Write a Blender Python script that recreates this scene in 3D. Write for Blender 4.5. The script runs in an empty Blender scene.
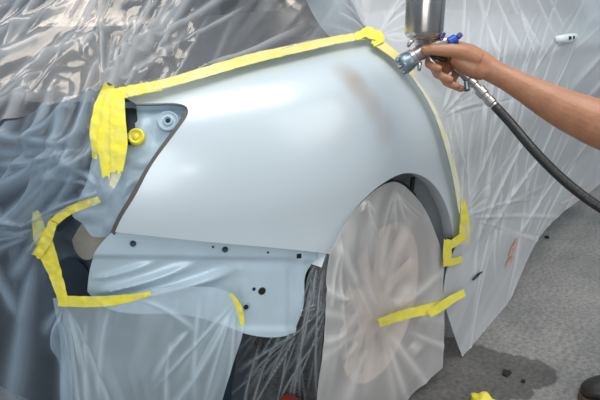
import bpy, bmesh, math, random
import numpy as np
from mathutils import Vector, Matrix

random.seed(7)
RNG = np.random.default_rng(11)
SC = bpy.context.scene
COL = SC.collection

# ------------------------------------------------------------------ camera
CAM_H = 1.03
YAW, PITCH, FOCAL = math.radians(35.6), math.atan(0.3), 600.0
FW = np.array([math.cos(PITCH)*math.cos(YAW), math.cos(PITCH)*math.sin(YAW), -math.sin(PITCH)])
RT = np.array([math.sin(YAW), -math.cos(YAW), 0.0])
UP = np.cross(RT, FW)
EYE = np.array([0.0, 0.0, CAM_H])
cam = bpy.data.cameras.new('camera')
cam.sensor_width = 36.0
cam.lens = FOCAL/600.0*36.0
cam.clip_start = 0.02
camo = bpy.data.objects.new('camera', cam)
COL.objects.link(camo)
camo.matrix_world = Matrix(((RT[0], UP[0], -FW[0], 0), (RT[1], UP[1], -FW[1], 0), (RT[2], UP[2], -FW[2], CAM_H), (0, 0, 0, 1)))
SC.camera = camo

# ------------------------------------------------------------------ light
SC.view_settings.view_transform = 'Standard'
SC.view_settings.look = 'None'
SC.view_settings.gamma = 1.0
SC.view_settings.use_curve_mapping = False
SC.view_settings.exposure = 0.08
world = bpy.data.worlds.new('daylight')
SC.world = world
world.use_nodes = True
wn = world.node_tree
wn.nodes.clear()
wo = wn.nodes.new('ShaderNodeOutputWorld')
wb = wn.nodes.new('ShaderNodeBackground')
wt = wn.nodes.new('ShaderNodeTexCoord')
wg = wn.nodes.new('ShaderNodeSeparateXYZ')
wr = wn.nodes.new('ShaderNodeValToRGB')
wm = wn.nodes.new('ShaderNodeMath'); wm.operation = 'MULTIPLY_ADD'
wm.inputs[1].default_value = 0.5; wm.inputs[2].default_value = 0.5
wn.links.new(wt.outputs['Generated'], wg.inputs[0])
wn.links.new(wg.outputs['Z'], wm.inputs[0])
wn.links.new(wm.outputs[0], wr.inputs['Fac'])
wr.color_ramp.elements[0].position = 0.35; wr.color_ramp.elements[0].color = (.14, .15, .16, 1)
wr.color_ramp.elements[1].position = 0.60; wr.color_ramp.elements[1].color = (.50, .61, .70, 1)
wn.links.new(wr.outputs['Color'], wb.inputs['Color'])
wb.inputs['Strength'].default_value = 0.8
wn.links.new(wb.outputs[0], wo.inputs['Surface'])


def area_light(name, loc, target, sx, sy, power, color):
    l = bpy.data.lights.new(name, 'AREA')
    l.shape = 'RECTANGLE'; l.size = sx; l.size_y = sy; l.energy = power; l.color = color
    o = bpy.data.objects.new(name, l); COL.objects.link(o)
    o.location = loc
    o.rotation_euler = (Vector(target)-Vector(loc)).to_track_quat('-Z', 'Y').to_euler()
    return o


area_light('ceiling_light', (.75, -.1, 3.3), (.95, .6, .6), 2.4, 2.0, 66, (1.0, .97, .92))
area_light('film_glint_light', (2.7, 4.9, 4.2), (.8, 1.0, .9), 1.6, 1.4, 46, (1.0, .88, .77))  # unseen warm lamp added for the highlights on the upper-left film
area_light('doorway_light', (2.6, -3.4, 2.4), (1.6, 0.6, 0.4), 3.2, 2.4, 34, (1.0, .95, .90))
area_light('arch_fill_light', (-3.0, -1.5, 1.3), (1.5, .65, .5), 2.4, 2.2, 58, (.97, .98, 1.0))  # unseen soft lamp added behind the camera to brighten the wheel arch
area_light('panel_glint_light', (-1.7, -2.3, 1.05), (.8, .8, .75), .5, .12, 5, (1.0, 1.0, 1.0))  # unseen narrow lamp added to put glints on the quarter panel

# ------------------------------------------------------------------ materials
def M(name):
    m = bpy.data.materials.new(name); m.use_nodes = True
    nt = m.node_tree; nt.nodes.clear()
    out = nt.nodes.new('ShaderNodeOutputMaterial')
    return m, nt, out


def node(nt, typ, **kw):
    n = nt.nodes.new(typ)
    for k, v in kw.items():
        if k in n.inputs: n.inputs[k].default_value = v
        else: setattr(n, k, v)
    return n


def simple(name, color, rough=.5, metal=0., noise=0., scale=20., bump=0., bscale=80., coat=0., color2=None):
    m, nt, out = M(name)
    b = node(nt, 'ShaderNodeBsdfPrincipled', Roughness=rough, Metallic=metal)
    b.inputs['Coat Weight'].default_value = coat
    b.inputs['Base Color'].default_value = (*color, 1)
    tc = node(nt, 'ShaderNodeTexCoord')
    if noise or color2:
        n = node(nt, 'ShaderNodeTexNoise', Scale=scale, Detail=5.)
        nt.links.new(tc.outputs['Object'], n.inputs['Vector'])
        r = node(nt, 'ShaderNodeValToRGB')
        c2 = color2 if color2 else tuple(c*(1-noise) for c in color)
        r.color_ramp.elements[0].position = .35; r.color_ramp.elements[0].color = (*c2, 1)
        r.color_ramp.elements[1].position = .65; r.color_ramp.elements[1].color = (*color, 1)
        nt.links.new(n.outputs['Fac'], r.inputs['Fac'])
        nt.links.new(r.outputs['Color'], b.inputs['Base Color'])
    if bump:
        n2 = node(nt, 'ShaderNodeTexNoise', Scale=bscale, Detail=4.)
        nt.links.new(tc.outputs['Object'], n2.inputs['Vector'])
        bp = node(nt, 'ShaderNodeBump', Strength=bump, Distance=.01)
        nt.links.new(n2.outputs['Fac'], bp.inputs['Height'])
        nt.links.new(bp.outputs[0], b.inputs['Normal'])
    nt.links.new(b.outputs[0], out.inputs['Surface'])
    return m


def film_mat(name, tint, opacity, fold_gain, rough=.16, gloss=1.0, bscale=30., bump=.25):
    """clear masking film: mostly see-through, a milky body that is denser where it lies in folds, a shiny skin"""
    m, nt, out = M(name)
    L = nt.links.new
    at = node(nt, 'ShaderNodeAttribute', attribute_name='fold')
    tc = node(nt, 'ShaderNodeUVMap')
    n = node(nt, 'ShaderNodeTexNoise', Scale=bscale, Detail=3., Roughness=.55)
    L(tc.outputs[0], n.inputs['Vector'])
    bp = node(nt, 'ShaderNodeBump', Strength=bump, Distance=.012)
    L(n.outputs['Fac'], bp.inputs['Height'])
    op = node(nt, 'ShaderNodeMath', operation='MULTIPLY_ADD', use_clamp=True)
    L(at.outputs['Fac'], op.inputs[0]); op.inputs[1].default_value = fold_gain; op.inputs[2].default_value = opacity
    tr = node(nt, 'ShaderNodeBsdfTransparent')
    df = node(nt, 'ShaderNodeBsdfDiffuse'); df.inputs['Color'].default_value = (*tint, 1)
    tl = node(nt, 'ShaderNodeBsdfTranslucent'); tl.inputs['Color'].default_value = (*tint, 1)
    L(bp.outputs[0], df.inputs['Normal']); L(bp.outputs[0], tl.inputs['Normal'])
    m1 = node(nt, 'ShaderNodeMixShader'); m1.inputs[0].default_value = .35
    L(df.outputs[0], m1.inputs[1]); L(tl.outputs[0], m1.inputs[2])
    m2 = node(nt, 'ShaderNodeMixShader')
    L(op.outputs[0], m2.inputs[0]); L(tr.outputs[0], m2.inputs[1]); L(m1.outputs[0], m2.inputs[2])
    fr = node(nt, 'ShaderNodeFresnel', IOR=1.5); L(bp.outputs[0], fr.inputs['Normal'])
    fm = node(nt, 'ShaderNodeMath', operation='MULTIPLY', use_clamp=True); fm.inputs[1].default_value = gloss
    L(fr.outputs[0], fm.inputs[0])
    gl = node(nt, 'ShaderNodeBsdfGlossy', Roughness=rough); gl.inputs['Color'].default_value = (1, 1, 1, 1)
    L(bp.outputs[0], gl.inputs['Normal'])
    m3 = node(nt, 'ShaderNodeMixShader')
    L(fm.outputs[0], m3.inputs[0]); L(m2.outputs[0], m3.inputs[1]); L(gl.outputs[0], m3.inputs[2])
    L(m3.outputs[0], out.inputs['Surface'])
    return m


# ------------------------------------------------------------------ object helpers
def tag(o, label=None, cat=None, group=None, kind=None):
    if label: o['label'] = label
    if cat: o['category'] = cat
    if group: o['group'] = group
    if kind: o['kind'] = kind
    return o


def empty(name, loc=(0, 0, 0), label=None, cat=None, group=None):
    o = bpy.data.objects.new(name, None); COL.objects.link(o); o.location = loc
    o.empty_display_size = .05
    return tag(o, label, cat, group)


def link(name, me, mat, parent=None, smooth=True):
    if mat: me.materials.append(mat)
    if smooth:
        me.polygons.foreach_set('use_smooth', [True]*len(me.polygons))
    o = bpy.data.objects.new(name, me); COL.objects.link(o)
    if parent:
        o.parent = parent
        o.matrix_parent_inverse = Matrix.Translation(root_loc(parent)).inverted()
    return o


def root_loc(p):
    v = Vector((0, 0, 0))
    while p:
        v += p.location; p = p.parent
        break
    return v


def from_bm(name, bm, mat, parent=None, smooth=True, recalc=True):
    if recalc: bmesh.ops.recalc_face_normals(bm, faces=bm.faces)
    me = bpy.data.meshes.new(name); bm.to_mesh(me); bm.free()
    return link(name, me, mat, parent, smooth)


def solidify(o, t, offset=-1.):
    s = o.modifiers.new('thickness', 'SOLIDIFY'); s.thickness = t; s.offset = offset
    e = o.modifiers.new('crisp_rim', 'EDGE_SPLIT'); e.split_angle = math.radians(50)
    return o


def grid_mesh(name, pts, mat, parent=None, fold=None, uv=None, flip=False):
    """pts: (nv, nu, 3) array -> one quad mesh"""
    nv, nu = pts.shape[:2]
    idx = np.arange(nv*nu).reshape(nv, nu)
    q = np.stack([idx[:-1, :-1], idx[:-1, 1:], idx[1:, 1:], idx[1:, :-1]], -1).reshape(-1, 4)
    if flip: q = q[:, ::-1]
    me = bpy.data.meshes.new(name)
    me.from_pydata(pts.reshape(-1, 3).tolist(), [], q.tolist())
    if fold is not None:
        a = me.attributes.new('fold', 'FLOAT', 'POINT'); a.data.foreach_set('value', fold.reshape(-1).astype(np.float32))
    if uv is not None:
        l = me.uv_layers.new(name='UVMap')
        vi = np.zeros(len(me.loops), dtype=np.int32); me.loops.foreach_get('vertex_index', vi)
        l.data.foreach_set('uv', uv.reshape(-1, 2)[vi].reshape(-1).astype(np.float32))
    me.update()
    return link(name, me, mat, parent)


# ------------------------------------------------------------------ maths: splines and the body skin
class Spline:
    """natural cubic spline through rows of y at knots t"""
    def __init__(self, t, y):
        self.t = np.asarray(t, float); self.y = np.asarray(y, float)
        if self.y.ndim == 1: self.y = self.y[:, None]
        n = len(t); h = np.diff(self.t)
        A = np.eye(n); r = np.zeros((n, self.y.shape[1]))
        for i in range(1, n-1):
            A[i, i-1] = h[i-1]; A[i, i] = 2*(h[i-1]+h[i]); A[i, i+1] = h[i]
            r[i] = 6*((self.y[i+1]-self.y[i])/h[i]-(self.y[i]-self.y[i-1])/h[i-1])
        self.m = np.linalg.solve(A, r); self.h = h

    def __call__(self, x):
        x = np.asarray(x, float); xc = np.clip(x, self.t[0], self.t[-1])
        i = np.clip(np.searchsorted(self.t, xc, side='right')-1, 0, len(self.h)-1)
        h = self.h[i][..., None]; a = (self.t[i+1]-xc)[..., None]/h; b = 1-a
        return a*self.y[i]+b*self.y[i+1]+((a**3-a)*self.m[i]+(b**3-b)*self.m[i+1])*h*h/6


def smoothstep(a, b, x):
    t = np.clip((x-a)/(b-a), 0, 1); return t*t*(3-2*t)


PLAN_XY = np.array([(.47, 1.9), (.475, 1.6), (.495, 1.25), (.55, 1.03), (.63, .88), (.75, .755), (.90, .665), (1.06, .617),
                    (1.3, .60), (1.8, .595), (2.6, .595), (3.6, .60), (4.6, .66), (5.8, .80)])
PLAN_S = np.concatenate([[0], np.cumsum(np.linalg.norm(np.diff(PLAN_XY, axis=0), axis=1))])
PLAN = Spline(PLAN_S, PLAN_XY)
PROF_T = np.arange(11.)
PROF_REAR = Spline(PROF_T, [(-.06, .10), (-.015, .32), (0, .58), (.012, .70), (.004, .80), (-.022, .875), (-.075, .925), (-.22, .965), (-.55, 1.06), (-1.0, 1.30), (-1.5, 1.56)])
PROF_SIDE = Spline(PROF_T, [(-.06, .10), (-.015, .32), (0, .58), (.012, .70), (.004, .80), (-.014, .885), (-.032, .945), (-.115, 1.02), (-.20, 1.17), (-.32, 1.38), (-.5, 1.46)])
RISE = Spline(PLAN_S, [-.035, -.035, -.035, -.035, -.03, -.012, 0, .01, .015, .012, .0, -.01, -.03, -.06])


def body(s, v, off=0.):
    """the car's outer skin: s along the flank from the rear, v up the section; off = distance proud of it"""
    s = np.asarray(s, float); v = np.asarray(v, float)
    e = 1e-3
    p = PLAN(s); t = PLAN(np.clip(s+e, 0, PLAN_S[-1]))-PLAN(np.clip(s-e, 0, PLAN_S[-1]))
    t = t/np.maximum(np.linalg.norm(t, axis=-1, keepdims=True), 1e-9)
    n = np.stack([t[..., 1], -t[..., 0]], -1)
    g = smoothstep(.95, 1.55, p[..., 0])[..., None]
    pr = PROF_REAR(v)*(1-g)+PROF_SIDE(v)*g
    b = pr[..., 0]; z = pr[..., 1]+RISE(s)[..., 0]*np.clip((v-2)/4, 0, 1)
    bo = np.maximum(b, -.075)            # up to the shoulder: along the normal; further in: straight inboard
    bi = b-bo
    inw = np.array([-.72, -.69])*(1-g)+np.array([0., -1.])*g
    xy = p+n*bo[..., None]+inw*bi[..., None]
    return np.concatenate([xy, z[..., None]], -1)


def proud(fn, off):
    """a surface lying 'off' in front of another along its normal (towards the outside of the car)"""
    def f(a, b):
        e = 2e-3
        p = fn(a, b)
        du = fn(a+e, b)-fn(a-e, b); dv = fn(a, b+e)-fn(a, b-e)
        n = np.cross(du, dv)
        n = n/np.maximum(np.linalg.norm(n, axis=-1, keepdims=True), 1e-9)
        o = off(p) if callable(off) else off
        return p+n*np.asarray(o)[..., None] if np.ndim(o) else p+n*o
    f.dom = fn.dom
    return f


body.dom = (0., PLAN_S[-1], 0., 10.)


def project(p):
    v = p-EYE; d = v@FW
    return np.stack([300+FOCAL*(v@RT)/d, 200-FOCAL*(v@UP)/d], -1), d


def at(px, py, d):
    """the point d metres ahead of the lens, for measuring the photograph"""
    return EYE+(FW+RT*((px-300)/FOCAL)+UP*((200-py)/FOCAL))*d


def locate(fn, q):
    """(a, b) on surface fn for measured picture points q (..., 2)"""
    q = np.asarray(q, float); sh = q.shape[:-1]
    if len(sh) == 2 and sh[0]*sh[1] > 1500:          # big grids: solve a coarse grid first, then refine from it
        ii = np.unique(np.linspace(0, sh[0]-1, max(2, sh[0]//7)).round().astype(int)); jj = np.unique(np.linspace(0, sh[1]-1, max(2, sh[1]//7)).round().astype(int))
        c = locate(fn, q[np.ix_(ii, jj)].reshape(-1, 2)).reshape(len(ii), len(jj), 2)
        t = np.stack([np.stack([np.interp(np.arange(sh[1]), jj, c[k, :, m]) for k in range(len(ii))]) for m in (0, 1)], -1)
        t = np.stack([np.stack([np.interp(np.arange(sh[0]), ii, t[:, k, m]) for k in range(sh[1])], 1) for m in (0, 1)], -1)
        return newton(fn, q.reshape(-1, 2), t[..., 0].ravel(), t[..., 1].ravel(), 3).reshape(*sh, 2)
    q = q.reshape(-1, 2)
    a0, a1, b0, b1 = fn.dom
    A, B = np.meshgrid(np.linspace(a0, a1, 150), np.linspace(b0, b1, 80)); A = A.ravel(); B = B.ravel()
    uvp, d = project(fn(A, B)); ok = (d > .25)
    A, B, uvp, d = A[ok], B[ok], uvp[ok], d[ok]
    a = np.empty(len(q)); b = np.empty(len(q))
    for i in range(0, len(q), 400):
        dd = ((uvp[None]-q[i:i+400, None])**2).sum(-1)+d[None]*.5
        j = dd.argmin(1); a[i:i+400] = A[j]; b[i:i+400] = B[j]
    return newton(fn, q, a, b, 9).reshape(*sh, 2)


def newton(fn, q, a, b, n):
    a0, a1, b0, b1 = fn.dom; e = 1e-4
    for it in range(n):
        f0, _ = project(fn(a, b)); r = q-f0
        ja = (project(fn(a+e, b))[0]-f0)/e; jb = (project(fn(a, b+e))[0]-f0)/e
        det = ja[:, 0]*jb[:, 1]-ja[:, 1]*jb[:, 0]
        det = np.where(np.abs(det) < 1e-3, 1e-3, det)
        da = (r[:, 0]*jb[:, 1]-r[:, 1]*jb[:, 0])/det; db = (ja[:, 0]*r[:, 1]-ja[:, 1]*r[:, 0])/det
        a = np.clip(a+np.clip(da, -.08, .08), a0, a1); b = np.clip(b+np.clip(db, -.3, .3), b0, b1)
    return np.stack([a, b], -1)


def on(fn, px, py):
    ab = locate(fn, np.array([[px, py]])); return Vector(fn(ab[:, 0], ab[:, 1])[0])


def polyline(pts, n, smooth=True):
    pts = np.asarray(pts, float)
    t = np.concatenate([[0], np.cumsum(np.linalg.norm(np.diff(pts, axis=0), axis=1))])
    x = np.linspace(0, t[-1], n)
    if smooth and len(pts) > 2: return Spline(t, pts)(x)
    return np.stack([np.interp(x, t, pts[:, k]) for k in range(pts.shape[1])], -1)


def coons(top, bottom, left, right, nu, nv, smooth=(0, 0, 0, 0)):
    T = polyline(top, nu, smooth[0]); B = polyline(bottom, nu, smooth[1]); L = polyline(left, nv, smooth[2]); R = polyline(right, nv, smooth[3])
    u = np.linspace(0, 1, nu)[None, :, None]; v = np.linspace(0, 1, nv)[:, None, None]
    return ((1-v)*T[None]+v*B[None]+(1-u)*L[:, None]+u*R[:, None]
            - ((1-u)*(1-v)*T[0]+u*(1-v)*T[-1]+(1-u)*v*B[0]+u*v*B[-1]))


def vnoise(x, y, seed=0):
    """smooth value noise"""
    r = np.random.default_rng(seed); tab = r.random((64, 64))
    xi = np.floor(x).astype(int); yi = np.floor(y).astype(int); fx = x-xi; fy = y-yi
    fx = fx*fx*(3-2*fx); fy = fy*fy*(3-2*fy)
    g = lambda a, b: tab[a % 64, b % 64]
    return (g(xi, yi)*(1-fx)+g(xi+1, yi)*fx)*(1-fy)+(g(xi, yi+1)*(1-fx)+g(xi+1, yi+1)*fx)*fy-.5


CREASE = .45


def pleats(q, segs):
    """height of a set of creases; each (x0, y0, x1, y1, width, height[, bend])"""
    sh = q.shape[:-1]; qf = q.reshape(-1, 2)
    h = np.zeros(len(qf)); f = np.zeros(len(qf))
    for sg in segs:
        x0, y0, x1, y1, w, a = sg[:6]; bend = sg[6] if len(sg) > 6 else 0.
        d = np.array([x1-x0, y1-y0]); l = np.hypot(*d); d = d/l; nrm = np.array([-d[1], d[0]])
        r = qf-np.array([x0, y0]); t = (r@d)/l; c = r@nrm
        m = (t > -.05) & (t < 1.05) & (np.abs(c) < abs(bend)+w*4)
        t = t[m]; c = c[m]-bend*4*t*(1-t)
        env = smoothstep(-.04, .18, t)*(1-smoothstep(.55, 1.04, t))
        k = np.exp(-np.abs(c/(w*(.5+.7*np.clip(t, 0, 1))))**1.6)*env
        h[m] += CREASE*a*k; f[m] = np.maximum(f[m], k*min(1., abs(a)/.006))
    return h.reshape(sh), f.reshape(sh)


def fan(x, y, a0, a1, n, l0, l1, w=2.2, amp=.006, seed=0, r0=6., bend=6.):
    r = np.random.default_rng(seed); out = []
    for i in range(n):
        a = math.radians(a0+(a1-a0)*(i+r.uniform(-.4, .4))/max(1, n-1)); l = r.uniform(l0, l1); k = r.uniform(.3, 1)*r0*2.2
        out.append((x+math.cos(a)*k, y-math.sin(a)*k, x+math.cos(a)*l, y-math.sin(a)*l, w*r.uniform(.6, 1.5), amp*r.uniform(.4, 1.3)*(1 if r.random() < .75 else -.7), r.uniform(-bend, bend)))
    return out


def sheet(name, fn, edges, nu, nv, mat, segs=(), wrinkle=.002, wdir=60., wlen=70., wwid=9., label=None, cat=None, parent=None, smooth=(0, 0, 0, 0), group=None, seed=3, extra=None, foldb=None):
    q = coons(*edges, nu, nv, smooth)
    ab = locate(fn, q); p = fn(ab[..., 0], ab[..., 1])
    h, fo = pleats(q, segs)
    c, s = math.cos(math.radians(wdir)), math.sin(math.radians(wdir))
    al = q[..., 0]*c-q[..., 1]*s; ac = q[..., 0]*s+q[..., 1]*c
    warp = vnoise(q[..., 0]/60+7, q[..., 1]/60+3, seed+5)*26
    n1 = vnoise(al/wlen+40, (ac+warp)/wwid+40, seed)+.5*vnoise(al/(wlen*.5)+40, (ac+warp)/(wwid*.45)+40, seed+1)
    h = h+wrinkle*n1*.8
    fo = np.clip(np.maximum(fo, np.clip(n1, 0, 1)*.8*min(1., wrinkle/.003)), 0, 1.3)
    if extra is not None: h = h+extra(q, p)
    if foldb is not None: fo = fo+foldb(q)
    du = np.gradient(p, axis=1); dv = np.gradient(p, axis=0)
    n = np.cross(du, dv); n /= np.maximum(np.linalg.norm(n, axis=-1, keepdims=True), 1e-9)
    to = EYE-p
    n *= np.sign((n*to).sum(-1, keepdims=True))
    p = p+n*h[..., None]
    p[..., 2] = np.maximum(p[..., 2], .003)
    uv = np.stack([al/wlen/14, (ac+warp)/wwid/14], -1)
    o = grid_mesh(name, p, mat, parent, fo, uv, flip=True)
    return tag(o, label, cat, group)


def region(name, fn, outline, spacing, mat, parent=None, thick=.0012, smooth=True, extra=None):
    """panel of surface fn inside a measured outline, cut cleanly along its edge"""
    from mathutils.geometry import delaunay_2d_cdt
    n = len(outline)
    out = polyline(outline, max(n*3, int(sum(np.hypot(*(np.array(outline[i])-np.array(outline[i-1]))) for i in range(1, n))/spacing)), smooth)
    if np.hypot(*(out[0]-out[-1])) < 1e-6: out = out[:-1]
    x0, y0 = out.min(0); x1, y1 = out.max(0)
    gx, gy = np.meshgrid(np.arange(x0, x1, spacing), np.arange(y0, y1, spacing))
    g = np.stack([gx.ravel(), gy.ravel()], -1)
    ins = np.zeros(len(g), bool); md = np.full(len(g), 1e9)
    for i in range(len(out)):
        a, b = out[i-1], out[i]
        c = ((a[1] > g[:, 1]) != (b[1] > g[:, 1])) & (g[:, 0] < (b[0]-a[0])*(g[:, 1]-a[1])/(b[1]-a[1]+1e-12)+a[0])
        ins ^= c
        d = b-a; t = np.clip(((g-a)@d)/max(d@d, 1e-9), 0, 1); md = np.minimum(md, np.linalg.norm(g-a-t[:, None]*d, axis=1))
    g = g[ins & (md > spacing*.6)]
    allp = np.concatenate([out, g])
    vs, es, fs, *_ = delaunay_2d_cdt([Vector(p) for p in allp], [], [list(range(len(out)))], 1, 1e-4)
    q = np.array([tuple(v) for v in vs]); ab = locate(fn, q); p = fn(ab[:, 0], ab[:, 1])
    if extra is not None:
        e = 2e-3; nn = np.cross(fn(ab[:, 0]+e, ab[:, 1])-p, fn(ab[:, 0], ab[:, 1]+e)-p); nn /= np.maximum(np.linalg.norm(nn, axis=-1, keepdims=True), 1e-9)
        p = p+nn*extra(q)[:, None]
    me = bpy.data.meshes.new(name); me.from_pydata(p.tolist(), [], [list(f) for f in fs]); me.update()
    # outward = towards the side the section's normal points to
    e = 2e-3; f = me.polygons[len(me.polygons)//2]; c = np.array(f.center)
    if np.dot(np.array(f.normal), EYE-c) < 0: me.flip_normals()
    o = link(name, me, mat, parent)
    if thick: solidify(o, thick)
    return o


def tube(pts, r, n=12, cap=True):
    """bmesh tube through 3-D points with radius (scalar or list)"""
    bm = bmesh.new(); add_tube(bm, pts, r, n, cap); return bm


def add_tube(bm, pts, r, n=12, cap=True, flat=None):
    pts = [Vector(p) for p in pts]; m = len(pts)
    rr = [r]*m if np.isscalar(r) else r
    up = Vector((0, 0, 1)); rings = []
    tan = [(pts[min(i+1, m-1)]-pts[max(i-1, 0)]).normalized() for i in range(m)]
    x = tan[0].orthogonal().normalized()
    for i in range(m):
        t = tan[i]; x = (x-t*x.dot(t)).normalized(); y = t.cross(x)
        rings.append([bm.verts.new(pts[i]+(x*math.cos(k*2*math.pi/n)+y*math.sin(k*2*math.pi/n))*rr[i]) for k in range(n)])
    for a, b in zip(rings, rings[1:]):
        for k in range(n): bm.faces.new((a[k], a[(k+1) % n], b[(k+1) % n], b[k]))
    if cap:
        bm.faces.new(rings[0][::-1]); bm.faces.new(rings[-1])
    return rings


def add_lathe(bm, prof, origin, axis, n=32, cap=True):
    """prof: list of (distance along axis, radius)"""
    o = Vector(origin); ax = Vector(axis).normalized(); x = ax.orthogonal().normalized(); y = ax.cross(x); rings = []
    for (h, r) in prof:
        rings.append([bm.verts.new(o+ax*h+(x*math.cos(k*2*math.pi/n)+y*math.sin(k*2*math.pi/n))*r) for k in range(n)])
    for a, b in zip(rings, rings[1:]):
        for k in range(n): bm.faces.new((a[k], a[(k+1) % n], b[(k+1) % n], b[k]))
    if cap:
        bm.faces.new(rings[0][::-1]); bm.faces.new(rings[-1])


def lathe(name, prof, origin, axis, mat, parent=None, n=32, smooth=True, bevel=0., cap=True):
    bm = bmesh.new(); add_lathe(bm, prof, origin, axis, n, cap)
    o = from_bm(name, bm, mat, parent, smooth)
    if smooth: sharp(o)
    return o


def sharp(o, ang=35):
    me = o.data; me.update()
    bm = bmesh.new(); bm.from_mesh(me)
    for e in bm.edges:
        if len(e.link_faces) == 2 and e.calc_face_angle(0) > math.radians(ang): e.smooth = False
    bm.to_mesh(me); bm.free()


def box(name, c, size, mat, parent=None, rot=None, bevel=.003):
    bm = bmesh.new(); bmesh.ops.create_cube(bm, size=1.)
    bmesh.ops.scale(bm, vec=Vector(size), verts=bm.verts)
    if bevel: bmesh.ops.bevel(bm, geom=list(bm.edges), offset=bevel, segments=2, affect='EDGES')
    if rot is not None: bmesh.ops.transform(bm, matrix=rot.to_4x4(), verts=bm.verts)
    bmesh.ops.translate(bm, vec=Vector(c), verts=bm.verts)
    o = from_bm(name, bm, mat, parent); sharp(o)
    return o


# ------------------------------------------------------------------ materials used
def paint_mat(name, base, primer):
    """fresh silver-white base coat, satin, with a sanded tan primer patch showing through by the door edge"""
    m, nt, out = M(name); L = nt.links.new
    b = node(nt, 'ShaderNodeBsdfPrincipled', Roughness=.32, Metallic=.1)
    b.inputs['Coat Weight'].default_value = .5; b.inputs['Coat Roughness'].default_value = .16
    tc = node(nt, 'ShaderNodeTexCoord')
    prev = None
    n = node(nt, 'ShaderNodeTexNoise', Scale=5., Detail=2.)
    L(tc.outputs['Object'], n.inputs['Vector'])
    mx0 = node(nt, 'ShaderNodeMixRGB'); mx0.inputs[1].default_value = (*base, 1); mx0.inputs[2].default_value = (*[c*.95 for c in base], 1)
    L(n.outputs['Fac'], mx0.inputs[0]); prev = mx0.outputs[0]
    for (c, r, k) in primer:
        d = node(nt, 'ShaderNodeVectorMath', operation='DISTANCE'); d.inputs[1].default_value = c
        L(tc.outputs['Object'], d.inputs[0])
        mr = node(nt, 'ShaderNodeMapRange', interpolation_type='SMOOTHSTEP'); mr.inputs[1].default_value = r; mr.inputs[2].default_value = r*.15
        mr.inputs[3].default_value = 0.; mr.inputs[4].default_value = k
        L(d.outputs['Value'], mr.inputs[0])
        mx = node(nt, 'ShaderNodeMixRGB'); mx.inputs[2].default_value = (.42, .33, .26, 1)
        L(mr.outputs[0], mx.inputs[0]); L(prev, mx.inputs[1]); prev = mx.outputs[0]
    L(prev, b.inputs['Base Color']); L(b.outputs[0], out.inputs['Surface'])
    return m


def xs(x):
    """s of the plan point with the given x"""
    t = np.linspace(0, PLAN_S[-1], 4000); return float(t[np.abs(PLAN(t)[:, 0]-x).argmin()])


pr = [on(body, x, y) for x, y in ((348, 74), (358, 86), (372, 105), (385, 128))]
m_paint = paint_mat('silver_base_coat', (.59, .655, .69), [(pr[0], .055, .45), (pr[1], .05, .50), (pr[2], .05, .42), (pr[3], .06, .28)])
m_bare = simple('pale_blue_grey_sheet_metal', (.54, .66, .73), .34, .15, noise=.12, scale=9, coat=.2)
m_pocket = simple('dusty_blue_grey_sheet_metal', (.44, .55, .63), .45, .1, scale=14, color2=(.30, .39, .45))
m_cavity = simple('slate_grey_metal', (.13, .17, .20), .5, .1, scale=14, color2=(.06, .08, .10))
m_door = simple('silver_car_paint', (.30, .34, .37), .35, .3, coat=.4)
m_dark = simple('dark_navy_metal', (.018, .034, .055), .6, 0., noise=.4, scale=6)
m_trunk = simple('dark_grey_car_paint', (.045, .045, .048), .5)
m_glass = simple('dark_window_glass', (.02, .024, .028), .08)
m_black = simple('black_rubber', (.012, .012, .013), .55, bump=.2, bscale=120)
m_hole = simple('black_opening', (.006, .007, .008), .8)
m_tire = simple('tire_rubber', (.018, .019, .02), .6, bump=.3, bscale=90)
m_rim = simple('warm_silver_alloy', (.80, .62, .50), .5, .1)
m_rimdark = simple('wheel_backing', (.09, .075, .07), .5, .4)
m_liner = simple('oversprayed_arch_liner', (.66, .72, .76), .6, scale=8, color2=(.50, .56, .60))
m_lip = simple('grey_oversprayed_lip', (.44, .48, .51), .5)
m_seal = simple('brown_grey_seal', (.10, .085, .075), .55)
m_filler = simple('beige_body_filler', (.40, .37, .32), .7, noise=.2, scale=25)
m_yellow = simple('yellow_masking_tape', (.84, .72, .035), .55, scale=40, color2=(.74, .66, .12), bump=.2, bscale=70)
m_yellow_pale = simple('oversprayed_yellow_tape', (.74, .68, .30), .55, scale=14, color2=(.72, .62, .16), bump=.15, bscale=60)
m_yellow_cream = simple('cream_oversprayed_tape', (.76, .74, .62), .55, scale=10, color2=(.74, .70, .42))
m_steel = simple('brushed_steel', (.50, .47, .45), .2, .95, noise=.15, scale=30)
m_gun = simple('nickel_plated_alloy', (.50, .47, .44), .32, .9, noise=.25, scale=40)
m_gundark = simple('dark_gunmetal', (.10, .13, .16), .35, .8)
m_cap = simple('blue_grey_air_cap_metal', (.24, .29, .34), .35, .8)
m_blue = simple('blue_anodised_metal', (.03, .09, .42), .3, .5)
m_violet = simple('violet_blue_anodised_metal', (.10, .10, .30), .3, .5)
m_hose = simple('black_hose_rubber', (.014, .013, .013), .42, bump=.15, bscale=150)
m_skin = simple('tanned_skin', (.42, .195, .105), .42, scale=26, color2=(.35, .15, .078), bump=.12, bscale=160)
m_nail = simple('fingernail', (.42, .25, .19), .35)
m_sleeve = simple('dark_grey_sleeve_cloth', (.06, .065, .075), .85, bump=.3, bscale=60)
m_leather = simple('black_boot_leather', (.02, .017, .015), .45, bump=.2, bscale=60)
m_sole = simple('brown_boot_sole', (.10, .06, .035), .7)
m_red_smear = simple('red_paint_smear', (.50, .16, .11), .6, scale=60, color2=(.60, .42, .38))
m_pink_smear = simple('faded_pink_smear', (.52, .40, .39), .6, scale=60, color2=(.60, .55, .54))
m_red = simple('red_enamel', (.13, .014, .01), .5)
m_leaf = simple('dark_dry_debris', (.015, .015, .014), .8)


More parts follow.
